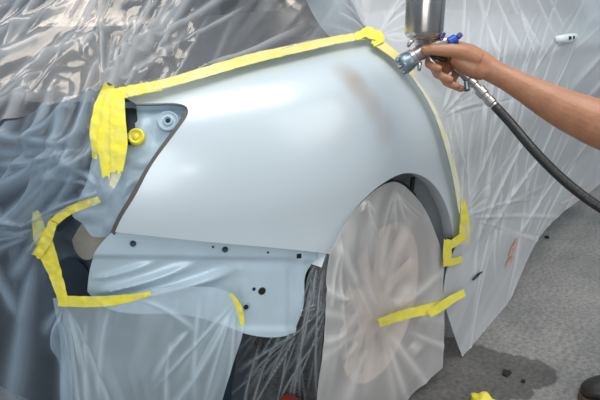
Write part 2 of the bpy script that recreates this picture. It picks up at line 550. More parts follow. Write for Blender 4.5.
def floor_mat():
    m, nt, out = M('grey_concrete'); L = nt.links.new
    b = node(nt, 'ShaderNodeBsdfPrincipled', Roughness=.75)
    tc = node(nt, 'ShaderNodeTexCoord')
    n1 = node(nt, 'ShaderNodeTexNoise', Scale=2.2, Detail=6., Roughness=.6); L(tc.outputs['Object'], n1.inputs['Vector'])
    n2 = node(nt, 'ShaderNodeTexNoise', Scale=70., Detail=5., Roughness=.7); L(tc.outputs['Object'], n2.inputs['Vector'])
    r1 = node(nt, 'ShaderNodeValToRGB'); r1.color_ramp.elements[0].position = .35; r1.color_ramp.elements[1].position = .68
    r1.color_ramp.elements[0].color = (.17, .168, .162, 1); r1.color_ramp.elements[1].color = (.33, .31, .29, 1)
    L(n1.outputs['Fac'], r1.inputs['Fac'])
    r2 = node(nt, 'ShaderNodeValToRGB'); r2.color_ramp.elements[0].position = .32; r2.color_ramp.elements[1].position = .6
    r2.color_ramp.elements[0].color = (.55, .55, .55, 1); r2.color_ramp.elements[1].color = (1.12, 1.12, 1.12, 1)
    L(n2.outputs['Fac'], r2.inputs['Fac'])
    mx = node(nt, 'ShaderNodeMixRGB', blend_type='MULTIPLY'); mx.inputs[0].default_value = 1.
    L(r1.outputs[0], mx.inputs[1]); L(r2.outputs[0], mx.inputs[2])
    # the darker floor area beside the wheel: a union of soft-edged round patches
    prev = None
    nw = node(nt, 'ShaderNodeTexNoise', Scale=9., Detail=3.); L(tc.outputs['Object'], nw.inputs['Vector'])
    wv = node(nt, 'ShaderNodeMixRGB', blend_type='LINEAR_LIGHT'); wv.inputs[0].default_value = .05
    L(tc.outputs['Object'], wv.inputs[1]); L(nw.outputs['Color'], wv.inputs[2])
    for (c, r) in DARK_PATCHES:
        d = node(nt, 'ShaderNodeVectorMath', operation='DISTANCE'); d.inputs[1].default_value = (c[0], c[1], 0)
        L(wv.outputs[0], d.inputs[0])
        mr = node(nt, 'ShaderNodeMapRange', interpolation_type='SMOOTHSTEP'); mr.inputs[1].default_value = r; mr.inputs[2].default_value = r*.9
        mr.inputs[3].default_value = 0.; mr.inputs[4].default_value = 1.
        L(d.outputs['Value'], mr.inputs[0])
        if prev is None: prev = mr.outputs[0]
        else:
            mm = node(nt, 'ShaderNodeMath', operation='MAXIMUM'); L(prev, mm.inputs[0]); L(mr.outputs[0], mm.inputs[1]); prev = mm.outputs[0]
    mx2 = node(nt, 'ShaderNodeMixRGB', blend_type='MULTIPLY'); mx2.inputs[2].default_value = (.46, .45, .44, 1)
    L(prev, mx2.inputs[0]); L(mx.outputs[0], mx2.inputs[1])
    L(mx2.outputs[0], b.inputs['Base Color'])
    bp = node(nt, 'ShaderNodeBump', Strength=.5, Distance=.004); L(n2.outputs['Fac'], bp.inputs['Height']); L(bp.outputs[0], b.inputs['Normal'])
    L(b.outputs[0], out.inputs['Surface'])
    return m


def ground(px, py, z=0.):
    r = FW+RT*((px-300)/FOCAL)+UP*((200-py)/FOCAL); return Vector(EYE+r*((z-CAM_H)/r[2]))


DARK_PATCHES = [(ground(530, 372), .085), (ground(505, 366), .085), (ground(480, 360), .10), (ground(455, 358), .13), (ground(440, 372), .15),
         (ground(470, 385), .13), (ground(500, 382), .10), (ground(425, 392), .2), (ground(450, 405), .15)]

# ------------------------------------------------------------------ floor
gx, gy = np.meshgrid(np.linspace(-1.5, 8, 60), np.linspace(-3, 4, 50))
fz = np.zeros_like(gx)
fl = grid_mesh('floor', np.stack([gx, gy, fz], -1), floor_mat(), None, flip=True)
tag(fl, kind='structure')
if fl.data.polygons[0].normal.z < 0: fl.data.flip_normals()

# ------------------------------------------------------------------ car
car = empty('car', (1.28, 1.2, 0), 'silver car with freshly sprayed quarter panel, masked with film and tape', 'car')


def skin(name, s0, s1, v0, v1, off, mat, ns=60, nv=40, thick=.0012):
    T, V = np.meshgrid(np.linspace(0, 1, ns), np.linspace(v0, v1, nv))
    s0 = s0(V)[..., 0] if callable(s0) else s0        # a slanted rear edge may vary up the section
    S = s0+(s1-s0)*T
    p = proud(body, off)(S, V)
    o = grid_mesh(name, p, mat, car)
    c = np.array(o.data.polygons[len(o.data.polygons)//2].center); nrm = np.array(o.data.polygons[len(o.data.polygons)//2].normal)
    if np.dot(nrm, EYE-c) < 0: o.data.flip_normals()
    if thick: solidify(o, thick)
    return o


# quarter panel, cut by the lamp opening, the wheel arch and the door gap
ARCH = [(453, 238), (451, 222), (445, 203), (434, 185), (420, 175), (406, 173), (390, 179), (374, 190), (358, 206), (345, 226), (336, 243), (330, 254)]
LAMP = [(115, 232), (121, 219), (134, 198), (150, 168), (170, 140), (184, 121), (188, 113), (187, 107), (181, 104), (160, 103), (135, 103)]
DOORCUT = [(372, 37), (392, 55), (410, 76), (425, 96), (438, 122), (448, 150), (455, 180), (460, 205), (461, 222), (458, 238)]
TOPLINE = [(120, 95), (150, 87), (200, 74), (250, 61), (300, 49), (340, 41), (372, 37)]


def chain(*ls):
    out = []
    for l in ls:
        for p in (polyline(l, max(8, len(l)*5)) if len(l) > 2 else np.array(l, float)):
            if not out or np.hypot(p[0]-out[-1][0], p[1]-out[-1][1]) > .4: out.append(tuple(p))
    return out


panel_out = chain(TOPLINE, DOORCUT, ARCH, [(330, 254), (310, 251.5), (220, 243), (115, 232)], LAMP, [(135, 103), (120, 95)])
qp = region('quarter_panel', body, panel_out, 6.5, m_paint, car, .0015, smooth=False)

# door gap, doors, greenhouse, boot lid
skin('rear_door', Spline([.9, 2, 3, 4, 5, 6.4], [xs(1.76), xs(1.70), xs(1.62), xs(1.53), xs(1.40), xs(1.24)]), xs(2.42), .9, 6.4, -.006, m_door, 60, 50)
skin('front_door', xs(2.43), xs(3.75), .9, 6.4, -.006, m_door, 60, 50)
skin('front_fender', xs(3.76), PLAN_S[-1], 1.2, 6.4, -.006, m_door, 30, 40)
skin('sill', xs(1.66), xs(3.9), .2, .88, -.012, m_door, 50, 12)
skin('rear_side_window', xs(1.35), xs(2.5), 7.3, 9., -.012, m_glass, 30, 20)
skin('front_side_window', xs(2.56), xs(4.0), 7.3, 9., -.012, m_glass, 30, 20)
skin('window_ledge', xs(1.3), xs(5.0), 6.42, 7.28, -.006, m_door, 60, 12)
skin('rear_pillar', xs(1.15), xs(1.33), 6.1, 10., -.01, m_door, 30, 40)
skin('boot_lid', .05, xs(1.145), 6.1, 8.0, -.012, m_trunk, 50, 30)
skin('rear_window', .05, xs(1.145), 7.9, 10., -.02, m_glass, 50, 30)
skin('roof', xs(1.35), xs(4.0), 9.02, 10., -.01, m_door, 30, 10)
skin('rear_body_panel', .02, xs(.86), .0, 6., -.105, m_dark, 60, 40)
skin('boot_lid_rear_face', .02, 1.02, 4.4, 6.5, -.032, m_trunk, 40, 20)
skin('inner_flank', xs(.86), xs(1.12), 3.2, 6., -.105, m_dark, 20, 20)

# lamp pocket
pk = region('lamp_pocket', proud(body, -.022), [(108, 96), (150, 96), (188, 99), (196, 112), (180, 138), (150, 182), (124, 230), (112, 238), (92, 236), (72, 214), (88, 180), (96, 140), (108, 96)], 4, m_pocket, car, .0012, smooth=False,
            extra=lambda q: .006*np.exp(-(((q[..., 0]-168)/13)**2+((q[..., 1]-121)/13)**2)**2) + pleats(q, [(150, 128, 160, 148, 5, -.016), (136, 158, 150, 146, 6, -.014), (122, 196, 134, 176, 4, .018), (128, 200, 140, 182, 4, -.014), (140, 140, 146, 110, 5, .012), (104, 170, 96, 200, 5, .014), (112, 190, 104, 215, 4, -.012)])[0]
            + .008*vnoise(q[..., 0]/11+9, q[..., 1]/9+3, 2))
# wall of the lamp opening, from the panel's edge back to the pocket
lp = polyline(LAMP, 70)
ab = locate(body, lp)
ring = np.stack([proud(body, o)(ab[:, 0], ab[:, 1]) for o in (-.001, -.008, -.016, -.024)])
solidify(grid_mesh('lamp_opening_wall', ring, m_pocket, car), .001)


def ribbon(name, fn, pts, width, mat, parent=None, n=60, m=7, crumple=.0006, thick=.0005, label=None, cat=None, group=None, seed=1, ragged=2., base=0.):
    """a strip stuck to surface fn along measured points; width in the same measure, scalar or per point"""
    P = polyline(pts, n); W = np.interp(np.linspace(0, 1, n), np.linspace(0, 1, len(width)), width) if np.ndim(width) else np.full(n, float(width))
    T = np.gradient(P, axis=0); T /= np.linalg.norm(T, axis=1, keepdims=True); N = np.stack([-T[:, 1], T[:, 0]], -1)
    r = np.random.default_rng(seed)
    k = np.linspace(-.5, .5, m)
    j = (r.random((n, m))-.5)*.25
    q = P[:, None]+N[:, None]*(W[:, None]*(k[None]))[..., None]
    q[0] -= T[0]*(r.random((m, 1))*ragged); q[-1] += T[-1]*(r.random((m, 1))*ragged)
    ab = locate(fn, q); p = fn(ab[..., 0], ab[..., 1])
    du = np.gradient(p, axis=0); dv = np.gradient(p, axis=1); nn = np.cross(du, dv); nn /= np.maximum(np.linalg.norm(nn, axis=-1, keepdims=True), 1e-9)
    nn *= np.sign((nn*(EYE-p)).sum(-1, keepdims=True))
    h = crumple*(vnoise(q[..., 0]/5+20, q[..., 1]/5+20, seed)+.6*vnoise(q[..., 0]/2.5+20, q[..., 1]/9+20, seed+1))*2
    p = p+nn*(h+base)[..., None]
    o = grid_mesh(name, p, mat, parent)
    f = o.data.polygons[len(o.data.polygons)//2]
    if np.dot(np.array(f.normal), EYE-np.array(f.center)) < 0: o.data.flip_normals()
    solidify(o, thick)
    return tag(o, label, cat, group)


ribbon('lamp_seal', proud(body, -.004), [(136, 104.5), (160, 104.5), (180, 105.5), (186, 109), (185.5, 115), (181, 122), (168, 140), (148, 168), (132, 197), (119, 220), (113, 233)], [2, 2, 2.5, 4, 4.5, 5, 4, 4.5, 5, 6, 5], m_seal, car, n=90, m=4, crumple=.0002)


def disc_on(name, fn, px, py, r, mat, parent, prof=None, n=20, lift=0.):
    c = on(fn, px, py); ab = locate(fn, np.array([[px, py]]))[0]
    e = 2e-3
    du = fn(ab[0]+e, ab[1])-fn(ab[0]-e, ab[1]); dv = fn(ab[0], ab[1]+e)-fn(ab[0], ab[1]-e)
    nn = Vector(np.cross(du, dv)).normalized()
    if nn.dot(Vector(EYE)-c) < 0: nn = -nn
    prof = prof or [(-.002, r), (.001, r), (.0015, r*.85), (.0015, .0005)]
    return lathe(name, prof, c+nn*lift, nn, mat, parent, n)


pkf = proud(body, -.015)
disc_on('lamp_bolt_stamp', pkf, 168, 121, .018, m_pocket, pk, [(-.004, .020), (.002, .019), (.003, .017), (.000, .013), (.000, .010), (.004, .009), (.005, .0065), (.001, .005), (.0008, .0005)], 28)
disc_on('bolt_hole', pkf, 168, 121, .004, m_hole, pk, [(0, .0045), (.0016, .0042), (.0016, .0005)], 14)
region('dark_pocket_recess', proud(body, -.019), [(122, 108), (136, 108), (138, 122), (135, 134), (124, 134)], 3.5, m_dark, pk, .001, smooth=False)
plug = disc_on('yellow_lamp_plug', proud(body, -.018), 137, 137.5, .014, m_yellow, pk, [(-.004, .015), (.004, .0155), (.010, .0145), (.012, .012), (.009, .008), (.007, .006), (.011, .005), (.012, .0005)], 24)
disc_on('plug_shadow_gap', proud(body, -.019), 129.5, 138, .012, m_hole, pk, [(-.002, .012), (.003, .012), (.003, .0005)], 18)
for (x, y, r) in ((127, 187, .003),): disc_on('pocket_hole', proud(body, -.022), x, y, r, m_hole, pk)

# lower bracket panel below the quarter panel
def brk(q):
    x, y = q[..., 0], q[..., 1]
    h = -.014*smoothstep(255, 263, y+(150-x)*.01)*(1-smoothstep(282, 300, x)*.6)
    h = h+pleats(q, [(92, 296, 214, 258, 5, .024, 4), (130, 300, 258, 262, 5.5, .026, 5), (88, 282, 170, 258, 4, .014, 3)])[0]
    h = h+.007*smoothstep(296, 303, x)*smoothstep(245, 260, y)
    h = h+.006*smoothstep(262, 274, y)*smoothstep(236, 246, x)*(1-smoothstep(286, 292, x))
    h = h+.005*smoothstep(326, 333, y)
    return h


bk = region('bracket_panel', proud(body, -.016), chain([(117, 228), (220, 238), (316, 247)], [(316, 247), (312, 262), (306, 272), (304, 296), (299, 322), (296, 333)], [(296, 333), (288, 336), (244, 334), (180, 318), (95, 306), (84, 295)], [(84, 295), (90, 262), (104, 240), (117, 228)]), 1.9, m_bare, car, .0015, smooth=False, extra=brk)
for (x, y, r) in ((133, 243.5, .0055), (225, 249.5, .0055)):
    c = disc_on('panel_clip', proud(body, -.015), x, y, r, m_gundark, bk, [(-.002, r*1.1), (.003, r), (.006, r*.6), (.006, .0004)])
ctr = on(proud(body, -.0145), 299, 256)
box('square_hole', ctr, (.010, .004, .010), m_hole, bk, Matrix.Rotation(math.radians(-40), 3, 'Z'), .0008)
for (x, y, r) in ((262, 291, .008), (254, 289, .0035), (246, 306, .009), (268, 252.5, .002), (213, 247, .002)):
    disc_on('mounting_hole', proud(body, -.0235 if y > 260 else -.015), x, y, r, m_hole if r < .009 else m_pocket, bk)
disc_on('mounting_hole', proud(body, -.021), 246, 307, .005, m_hole, bk)

# open cavity at the corner, with filler
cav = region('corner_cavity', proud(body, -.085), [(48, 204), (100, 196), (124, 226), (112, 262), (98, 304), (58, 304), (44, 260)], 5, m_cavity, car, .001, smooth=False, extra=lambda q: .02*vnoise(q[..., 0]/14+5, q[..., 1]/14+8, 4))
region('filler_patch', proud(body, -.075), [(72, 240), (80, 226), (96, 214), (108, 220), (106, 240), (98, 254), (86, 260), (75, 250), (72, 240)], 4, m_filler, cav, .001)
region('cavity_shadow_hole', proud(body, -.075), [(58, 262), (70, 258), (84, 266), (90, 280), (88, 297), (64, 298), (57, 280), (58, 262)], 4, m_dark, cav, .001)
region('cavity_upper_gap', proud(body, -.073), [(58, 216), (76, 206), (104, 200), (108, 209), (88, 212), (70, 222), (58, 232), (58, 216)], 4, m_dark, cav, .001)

# wheel arch: lip and liner
ap = polyline(ARCH, 60); ab = locate(body, ap); A3 = body(ab[:, 0], ab[:, 1])
lip = np.stack([A3+np.array([0, d, 0])+ (A3-np.array([1.29, 0, .33]))*np.array([k, 0, k]) for d, k in ((.0005, 0), (.012, -.01), (.030, .0), (.034, .05))])
solidify(grid_mesh('wheel_arch_lip', lip, m_lip, car), .001)
HUB = np.array([1.28, .645, .325])
TH = np.linspace(math.radians(-35), math.radians(148), 60)
lr = []
for d, r in ((.640, .375), (.66, .385), (.74, .39), (.86, .39), (.93, .36), (.94, .2), (.945, .02)):
    lr.append(np.stack([1.29+r*np.cos(TH), np.full_like(TH, d), .335+r*np.sin(TH)], -1))
lr = np.array(lr); lr[..., 2] = np.maximum(lr[..., 2], .12)
solidify(grid_mesh('wheel_arch_liner', lr, m_liner, car), .002)
from_bm('suspension_strut', tube([(1.38, .80, .66), (1.33, .82, .36)], [.03, .035], 14), m_gundark, car)
from_bm('brake_pipe', tube([(1.53, .70, .60), (1.56, .72, .5), (1.52, .76, .40), (1.40, .80, .34)], .007, 8), m_black, car)

# wheel
wh = lathe('wheel', [(.02, .02), (.02, .06), (.03, .075), (.05, .08), (.08, .08), (.08, .02)], HUB, (0, 1, 0), m_rim, car, 32)
tp = [(.024, .205), (.010, .212), (.002, .232), (.0, .262), (.006, .288), (.022, .308), (.036, .3145), (.085, .318), (.1, .312), (.115, .318), (.165, .3145), (.18, .308), (.196, .285), (.2, .25), (.19, .212), (.18, .205)]
lathe('tire', tp, HUB, (0, 1, 0), m_tire, wh, 72, cap=False)
lathe('rim', [(.006, .213), (.012, .208), (.03, .200), (.06, .192), (.13, .185), (.18, .205)], HUB, (0, 1, 0), m_rim, wh, 64, cap=False)
lathe('brake_disc', [(.075, .02), (.075, .15), (.09, .15), (.09, .02)], HUB, (0, 1, 0), m_rimdark, wh, 40)
spm = None
for i in range(10):
    if spm is None:
        bm = bmesh.new()
        for (r0, w0, y0), (r1, w1, y1) in zip([(.04, .020, .018), (.10, .017, .022), (.16, .018, .018)], [(.10, .017, .022), (.16, .018, .018), (.207, .028, .012)]):
            vs = [bm.verts.new((sx*(w0 if k == 0 else w1)*f, (y0 if k == 0 else y1)+dy, r0 if k == 0 else r1)) for k in (0, 1) for (sx, f, dy) in ((-1, 1, .014), (-.45, 1, 0), (.45, 1, 0), (1, 1, .014))]
            for a in range(3): bm.faces.new((vs[a], vs[a+1], vs[a+5], vs[a+4]))
            bm.faces.new((vs[0], vs[4], vs[7], vs[3]))
        bmesh.ops.remove_doubles(bm, verts=bm.verts, dist=1e-5)
        bmesh.ops.recalc_face_normals(bm, faces=bm.faces)
        spm = bpy.data.meshes.new('spoke'); bm.to_mesh(spm); bm.free(); spm.materials.append(m_rim)
    o = bpy.data.objects.new('spoke', spm); COL.objects.link(o); o.parent = wh
    o.location = HUB; o.rotation_euler = (0, math.radians(36*i+9), 0)
lathe('centre_cap', [(.02, .034), (.010, .033), (.006, .026), (.006, .001)], HUB, (0, 1, 0), m_rim, wh, 28)
bm = bmesh.new()
for row, (y0, y1) in enumerate(((.026, .052), (.056, .080), (.119, .143), (.147, .173))):
    for k in range(64):
        a = 2*math.pi*(k+.5*(row % 2))/64; da = 2*math.pi/64*.38
        vs = []
        for rr in (.306, .3225 if 0 < row < 3 else .3205):
            for (aa, yy) in ((a-da, y0), (a+da, y0+.003), (a+da, y1+.003), (a-da, y1)):
                vs.append(bm.verts.new((HUB[0]+rr*math.cos(aa), HUB[1]+yy, HUB[2]+rr*math.sin(aa))))
        for f in ((4, 5, 6, 7), (0, 1, 5, 4), (1, 2, 6, 5), (2, 3, 7, 6), (3, 0, 4, 7)): bm.faces.new([vs[i] for i in f])
tag(from_bm('tread_blocks', bm, m_tire, wh, smooth=False), kind='stuff')

# underside, exhaust silencer, door handles
box('underbody', (2.35, 1.4, .30), (2.3, .8, .12), m_dark, car, None, .02)
box('rear_floor_pan', (1.0, 1.45, .40), (.4, .8, .08), m_dark, car, None, .02)
box('wheel_well_wall', (1.0, 1.02, .45), (.6, .04, .5), m_dark, car, None, .01)
sil = at(122, 362, 1.20)
lathe('exhaust_silencer', [(0, .03), (.0, .058), (.012, .066), (.3, .066), (.31, .03)], sil, (.62, .78, 0), m_cavity, car, 28)


def handle(px, py, nm='door_handle'):
    c = on(proud(body, .032), px, py)
    bm = bmesh.new()
    pts = [c+Vector((dx, dy, 0)) for dx, dy in ((-.15, .016), (-.125, -.004), (-.04, -.012), (.06, -.012), (.13, -.003), (.155, .016))]
    rings = add_tube(bm, pts, [.010, .014, .017, .017, .014, .010], 14)
    bmesh.ops.scale(bm, vec=(1, .8, 1.1), space=Matrix.Translation(-c), verts=bm.verts)
    h = from_bm(nm, bm, simple('reflection_white_handle', (.80, .84, .86), .35), car)  # the handle's bright reflection is put into its white base colour
    for dx in (-.065, -.005): box('handle_slot', c+Vector((dx, -.021, .002)), (.020, .010, .013), m_hole, h, None, .001)
    return h


handle(568, 38)

# ------------------------------------------------------------------ masking film
f_top = film_mat('film_over_boot', (.60, .61, .63), .09, .58, .13, .36, 26, .08)
f_left = film_mat('film_over_rear', (.52, .65, .78), .05, .50, .2, .5, 24, .10)
f_low = film_mat('film_lower', (.70, .82, .89), .48, .36, .25, .6, 20, .08)
f_door = film_mat('film_over_doors', (.88, .88, .88), .62, .27, .25, .5, 24, .06)
f_wheel = film_mat('film_over_wheel', (.92, .88, .85), .50, .34, .28, .5, 20, .06)
f_tread = film_mat('film_over_tread', (.62, .67, .70), .03, .45, .2, .6, 20, .08)

# sheet over the doors, from the tape line to the floor
def door_skin(s, v):
    p = body(s, v); z = p[..., 2]
    fl_ = np.clip((.34-z)/.34, 0, 1)
    p = p.copy(); p[..., 1] -= .018+.120*fl_**1.3
    p[..., 2] = z-.10*smoothstep(.30, .10, z)
    return p
door_skin.dom = (xs(1.0), PLAN_S[-1], -.0, 10.)
rr = np.random.default_rng(33)
sg = []
for k in range(85):                      # pulled from the tape line: upright beside it, leaning over towards the right
    x, y = rr.uniform(445, 650), rr.uniform(-10, 330)
    an = math.radians(97-(x-440)*.27+rr.uniform(-9, 9)); l = rr.uniform(40, 170)
    sg.append((x+math.cos(an)*l*.5, y-math.sin(an)*l*.5, x-math.cos(an)*l*.5, y+math.sin(an)*l*.5, rr.uniform(.7, 1.7), rr.uniform(.002, .007)*(1 if rr.random() < .6 else -1), rr.uniform(-8, 8)))
sg += fan(462, 218, 72, -20, 9, 30, 170, 1.4, .006, 22, 4) + fan(440, 118, 75, 10, 7, 30, 130, 1.3, .005, 24, 4) + fan(376, 36, 75, -15, 9, 30, 110, 1.4, .005, 25, 4)
sg += [(490, -20, 535, 70, 1.5, .009, 4), (508, -20, 552, 62, 1.5, .010, 4), (526, -30, 562, 45, 1.4, .009, 3), (470, -30, 512, 80, 1.4, .007, 3), (545, -20, 570, 36, 1.3, .009, 3), (480, -10, 500, 60, 1.2, -.008, 2), (515, -10, 545, 70, 1.1, -.009, 3),
       (640, 20, 560, 105, 3.5, .012, 4), (640, 45, 575, 120, 3, .010, 4), (640, -10, 580, 32, 3, .010, 4), (530, 130, 468, 262, 1.8, .010, 3), (545, 150, 480, 250, 1.6, .009, 3), (570, 160, 505, 262, 1.6, .007, 3), (505, 120, 465, 215, 1.5, .007, 3),
       (446, 110, 466, 205, 1.2, -.008, 4), (452, 100, 474, 190, 1.2, .008, 5)]
d_film = sheet('masking_film', door_skin, ([(338, -60), (640, -60)], [(468, 374), (488, 344), (518, 282), (545, 230), (600, 184), (640, 142)], [(338, -60), (352, 0), (372, 36), (404, 66), (430, 98), (448, 140), (458, 185), (463, 225), (449, 262), (444, 292), (456, 340), (468, 374)], [(640, -60), (640, 142)]),
               260, 340, f_door, [s_[:5]+(s_[5]*1.7,)+s_[6:] for s_ in sg], .0022, 62, 80, 9, 'large milky masking film over the car doors, behind the spray gun and hose', 'masking film', None, (0, 1, 1, 0), 'masking films on the car', 31)

# creases running across the seam of the two rear sheets
ACROSS = [(60, 190, 92, 60, 6, .030, 8), (30, 200, 70, 70, 8, .034, 10), (0, 190, 60, 60, 7, .03, 10), (-30, 170, 40, 50, 8, .03, 8), (85, 175, 112, 60, 4, .022, 4), (-40, 120, 60, 96, 6, .022, -6), (10, 150, 90, 90, 5, .024, 6), (-20, 240, 90, 110, 7, .028, 12)]
dfs = proud(door_skin, .006)
for pts, w, mt_, nm in (([(517, 240), (513, 249), (510, 256)], [2, 3.5, 2], m_red_smear, 'red_smear'), ([(513, 257), (509, 262), (507, 266)], [2, 3, 1.5], m_red_smear, 'red_smear'), ([(562, 203), (572, 198), (590, 186)], [2, 4, 2], m_pink_smear, 'pink_smear'), ([(474, 279), (478, 275), (482, 272)], [2, 3, 1], m_dark, 'dark_smear')):
    ribbon(nm, dfs, pts, w, mt_, d_film, n=14, m=4, crumple=.0004, ragged=2)

# sheet over boot lid and rear window
sg = [(66, 170, 150, 0, 6, .030, 6), (84, 130, 172, -30, 5, .028, -4), (50, 165, 108, 30, 5, .020, 5), (98, 96, 190, -30, 6, .030, 5), (0, 96, 100, 22, 5, .022, -4), (-40, 72, 66, 22, 6, .030, 4), (-40, 47, 88, -6, 6, .032, 4), (-30, 28, 50, -20, 5, .028, -3),
      (20, 66, 135, 8, 4, .018, 5), (110, 95, 215, -30, 5, .018, -4), (76, 120, 130, 30, 3, .018, 2), (200, 65, 312, 20, 2.6, .018, 6), (225, 64, 332, 32, 2., .016, 4), (130, 50, 260, -30, 3.5, .012, 4), (180, 40, 255, 2, 2, .012, 2), (150, 30, 120, 70, 3, .016, 2), (345, -40, 372, 36, 7, .020, 3), (330, -50, 366, 36, 3, .012, -3)]
sg += fan(104, 92, 100, 40, 4, 30, 150, 2.6, .014, 41, 6) + fan(370, 36, 172, 110, 4, 40, 110, 2.0, .008, 42, 4) + fan(50, 70, 48, 26, 5, 30, 110, 2.8, .014, 43, 50)
def crinkle(q, p):
    k = np.exp(-(((q[..., 0]-140)/60)**2+((q[..., 1]-50)/40)**2))
    return .034*k*(np.abs(vnoise(q[..., 0]/15+3, q[..., 1]/12+3, 61))-.2)+.007*vnoise(q[..., 0]/45+3, q[..., 1]/30+8, 62)
for k in range(26):                      # long parallel pulls running up the sheet
    x, y = rr.uniform(-40, 190), rr.uniform(-20, 100); an = math.radians(60-max(0, 60-x)*.35+rr.uniform(-7, 7)); l = rr.uniform(60, 170)
    sg.append((x-math.cos(an)*l*.5, y+math.sin(an)*l*.5, x+math.cos(an)*l*.5, y-math.sin(an)*l*.5, rr.uniform(1.2, 4.5), rr.uniform(.006, .022)*(1 if rr.random() < .65 else -1), rr.uniform(-7, 7)))
sg += ACROSS
top_film = sheet('masking_film', proud(body, .014), ([(-60, -60), (372, -60)], [(-60, 140), (20, 118), (70, 102), (106, 92), (150, 86), (200, 74), (250, 61), (300, 50), (340, 41), (370, 37)], [(-60, -60), (-60, 140)], [(372, -60), (362, 0), (370, 37)]),
                 320, 160, f_top, sg, .0030, 57, 150, 10, 'crinkled shiny masking film over the dark boot lid and rear window, top left', 'masking film', None, (0, 1, 0, 1), 'masking films on the car', 51, crinkle)

# sheet hanging over the rear face, gathered at the tape
sg = fan(98, 150, 232, 170, 7, 40, 210, 6, .030, 71, 8) + fan(45, 228, 250, 150, 6, 30, 160, 6, .024, 72, 5) + fan(66, 302, 285, 240, 5, 40, 180, 6, .026, 73, 5)
sg += fan(104, 190, 235, 140, 5, 25, 110, 3.5, .018, 74, 4)
sg += [(100, 150, -20, 262, 8, .034, 8), (92, 130, -30, 200, 7, .03, -6), (60, 205, 100, 120, 5, .022, 4), (44, 214, 92, 110, 5, .022, -4), (40, 250, 14, 460, 11, .03, 8), (60, 300, 74, 460, 7, .03, 4), (-10, 250, 36, 330, 8, .024, 5)]
sg += ACROSS
left_film = sheet('masking_film', proud(body, .012), ([(-60, 140), (20, 118), (70, 102), (104, 92)], [(-60, 470), (80, 470)], [(-60, 140), (-60, 470)], [(104, 92), (93, 120), (98, 150), (117, 180), (108, 199), (64, 208), (48, 228), (50, 262), (62, 300), (68, 340), (80, 470)]),
                  130, 240, f_left, sg, .0050, 70, 110, 14, 'dark bluish masking film hanging over the open rear end, left edge', 'masking film', None, (1, 0, 0, 1), 'masking films on the car', 55,
                  lambda q, p: .03*vnoise(q[..., 0]/55+3, q[..., 1]/70+3, 81))

# lower apron of film under the bracket
sg = fan(66, 300, 290, 260, 8, 50, 190, 3.5, .014, 91, 4) + fan(236, 302, 268, 225, 7, 40, 170, 3.5, .009, 92, 4) + [(110, 306, 100, 420, 4, .009, 6), (140, 300, 205, 340, 3, .006, -5), (190, 330, 150, 390, 4, .010, 5), (200, 300, 196, 420, 4, .008, 4), (170, 340, 168, 430, 3, .008, 3), (86, 320, 92, 440, 4, .01, 4)]
low_film = sheet('masking_film', proud(body, .010), ([(54, 297), (100, 297), (150, 290), (195, 287), (222, 290), (237, 300)], [(60, 470), (205, 470)], [(54, 297), (60, 340), (60, 470)], [(237, 300), (244, 322), (236, 352), (222, 400), (205, 470)]),
                 150, 150, f_low, sg, .0028, 80, 80, 12, 'pale blue masking film apron hanging below the bracket panel, bottom left', 'masking film', None, (1, 0, 0, 1), 'masking films on the car', 57,
                 lambda q, p: .016*vnoise(q[..., 0]/40+3, q[..., 1]/60+3, 83))

# bag of film around the wheel
def wheel_face(x, z):
    x = np.asarray(x, float); z = np.asarray(z, float)
    dx = x-HUB[0]; dz = z-HUB[2]; r = np.hypot(dx, dz)
    flap = smoothstep(.05, .3, dx)*smoothstep(.15, -.15, dz)
    y = .596+.028*np.exp(-(r/.13)**2)+(1-flap)*.22*np.clip(r-.27, 0, 1)**1.2*(1-.6*smoothstep(0, .25, dz))
    return np.stack([x, y-.05*flap*np.clip(-dz, 0, .4)/.3, z], -1)
wheel_face.dom = (.7, 1.9, -.12, .85)
sg = fan(381, 322, 0, 360, 22, 50, 140, 5.5, .008, 101, 18, 4)
sg += fan(340, 236, 290, 262, 5, 20, 160, 1.8, .006, 102, 1, 2) + fan(366, 200, 300, 235, 8, 8, 60, 1.3, .006, 103, 1, 2) + fan(396, 190, 320, 250, 7, 8, 60, 1.3, .006, 104, 1, 2)
wf = sheet('masking_film', wheel_face, ([(330, 251), (339, 234), (353, 212), (369, 195), (383, 185), (396, 182), (409, 190), (427, 215), (439, 246)], [(318, 470), (360, 440), (405, 402)], [(330, 251), (326, 300), (318, 380), (318, 470)], [(439, 246), (443, 268), (444, 320), (443, 368), (405, 402)]),
           120, 200, f_wheel, sg, .0030, 80, 60, 12, 'milky masking film bagged around the spoked wheel', 'masking film', None, (1, 0, 1, 0), 'masking films on the car', 59,
           lambda q, p: .012*vnoise(q[..., 0]/30+3, q[..., 1]/40+3, 84))

# loose see-through film stretched from the bracket across the tread
def tread_skin(a, b):
    a = np.asarray(a, float); b = np.asarray(b, float)        # a across 0..1, b = height
    p0 = np.array([.84, .80]); p1 = np.array([.955, .605])
    xy = p0+(p1-p0)*a[..., None]
    n = np.array([-.86, -.51])*(-.01*np.sin(np.pi*np.clip(a, 0, 1)))[..., None]
    back = np.array([.5, .1])*np.clip(b-.38, 0, 1)[..., None]**1.4
    return np.concatenate([xy+n+back, b[..., None]], -1)
tread_skin.dom = (-1., 1.6, .0, .9)
sg = fan(318, 258, 268, 225, 13, 20, 200, 1.3, .006, 111, 4, 5) + fan(300, 330, 275, 215, 12, 15, 130, 1.3, .006, 112, 4, 5) + fan(330, 300, 275, 200, 12, 20, 120, 1.3, .005, 113, 2, 4)
sg += [(262, 338, 240, 440, 1.4, .006, 4), (276, 338, 246, 440, 1.4, .006, 4), (288, 338, 262, 450, 1.4, .006, -4), (322, 270, 318, 420, 1.4, .006, 4), (316, 262, 300, 420, 1.5, .006, 6), (326, 330, 268, 430, 1.3, .006, 6)]
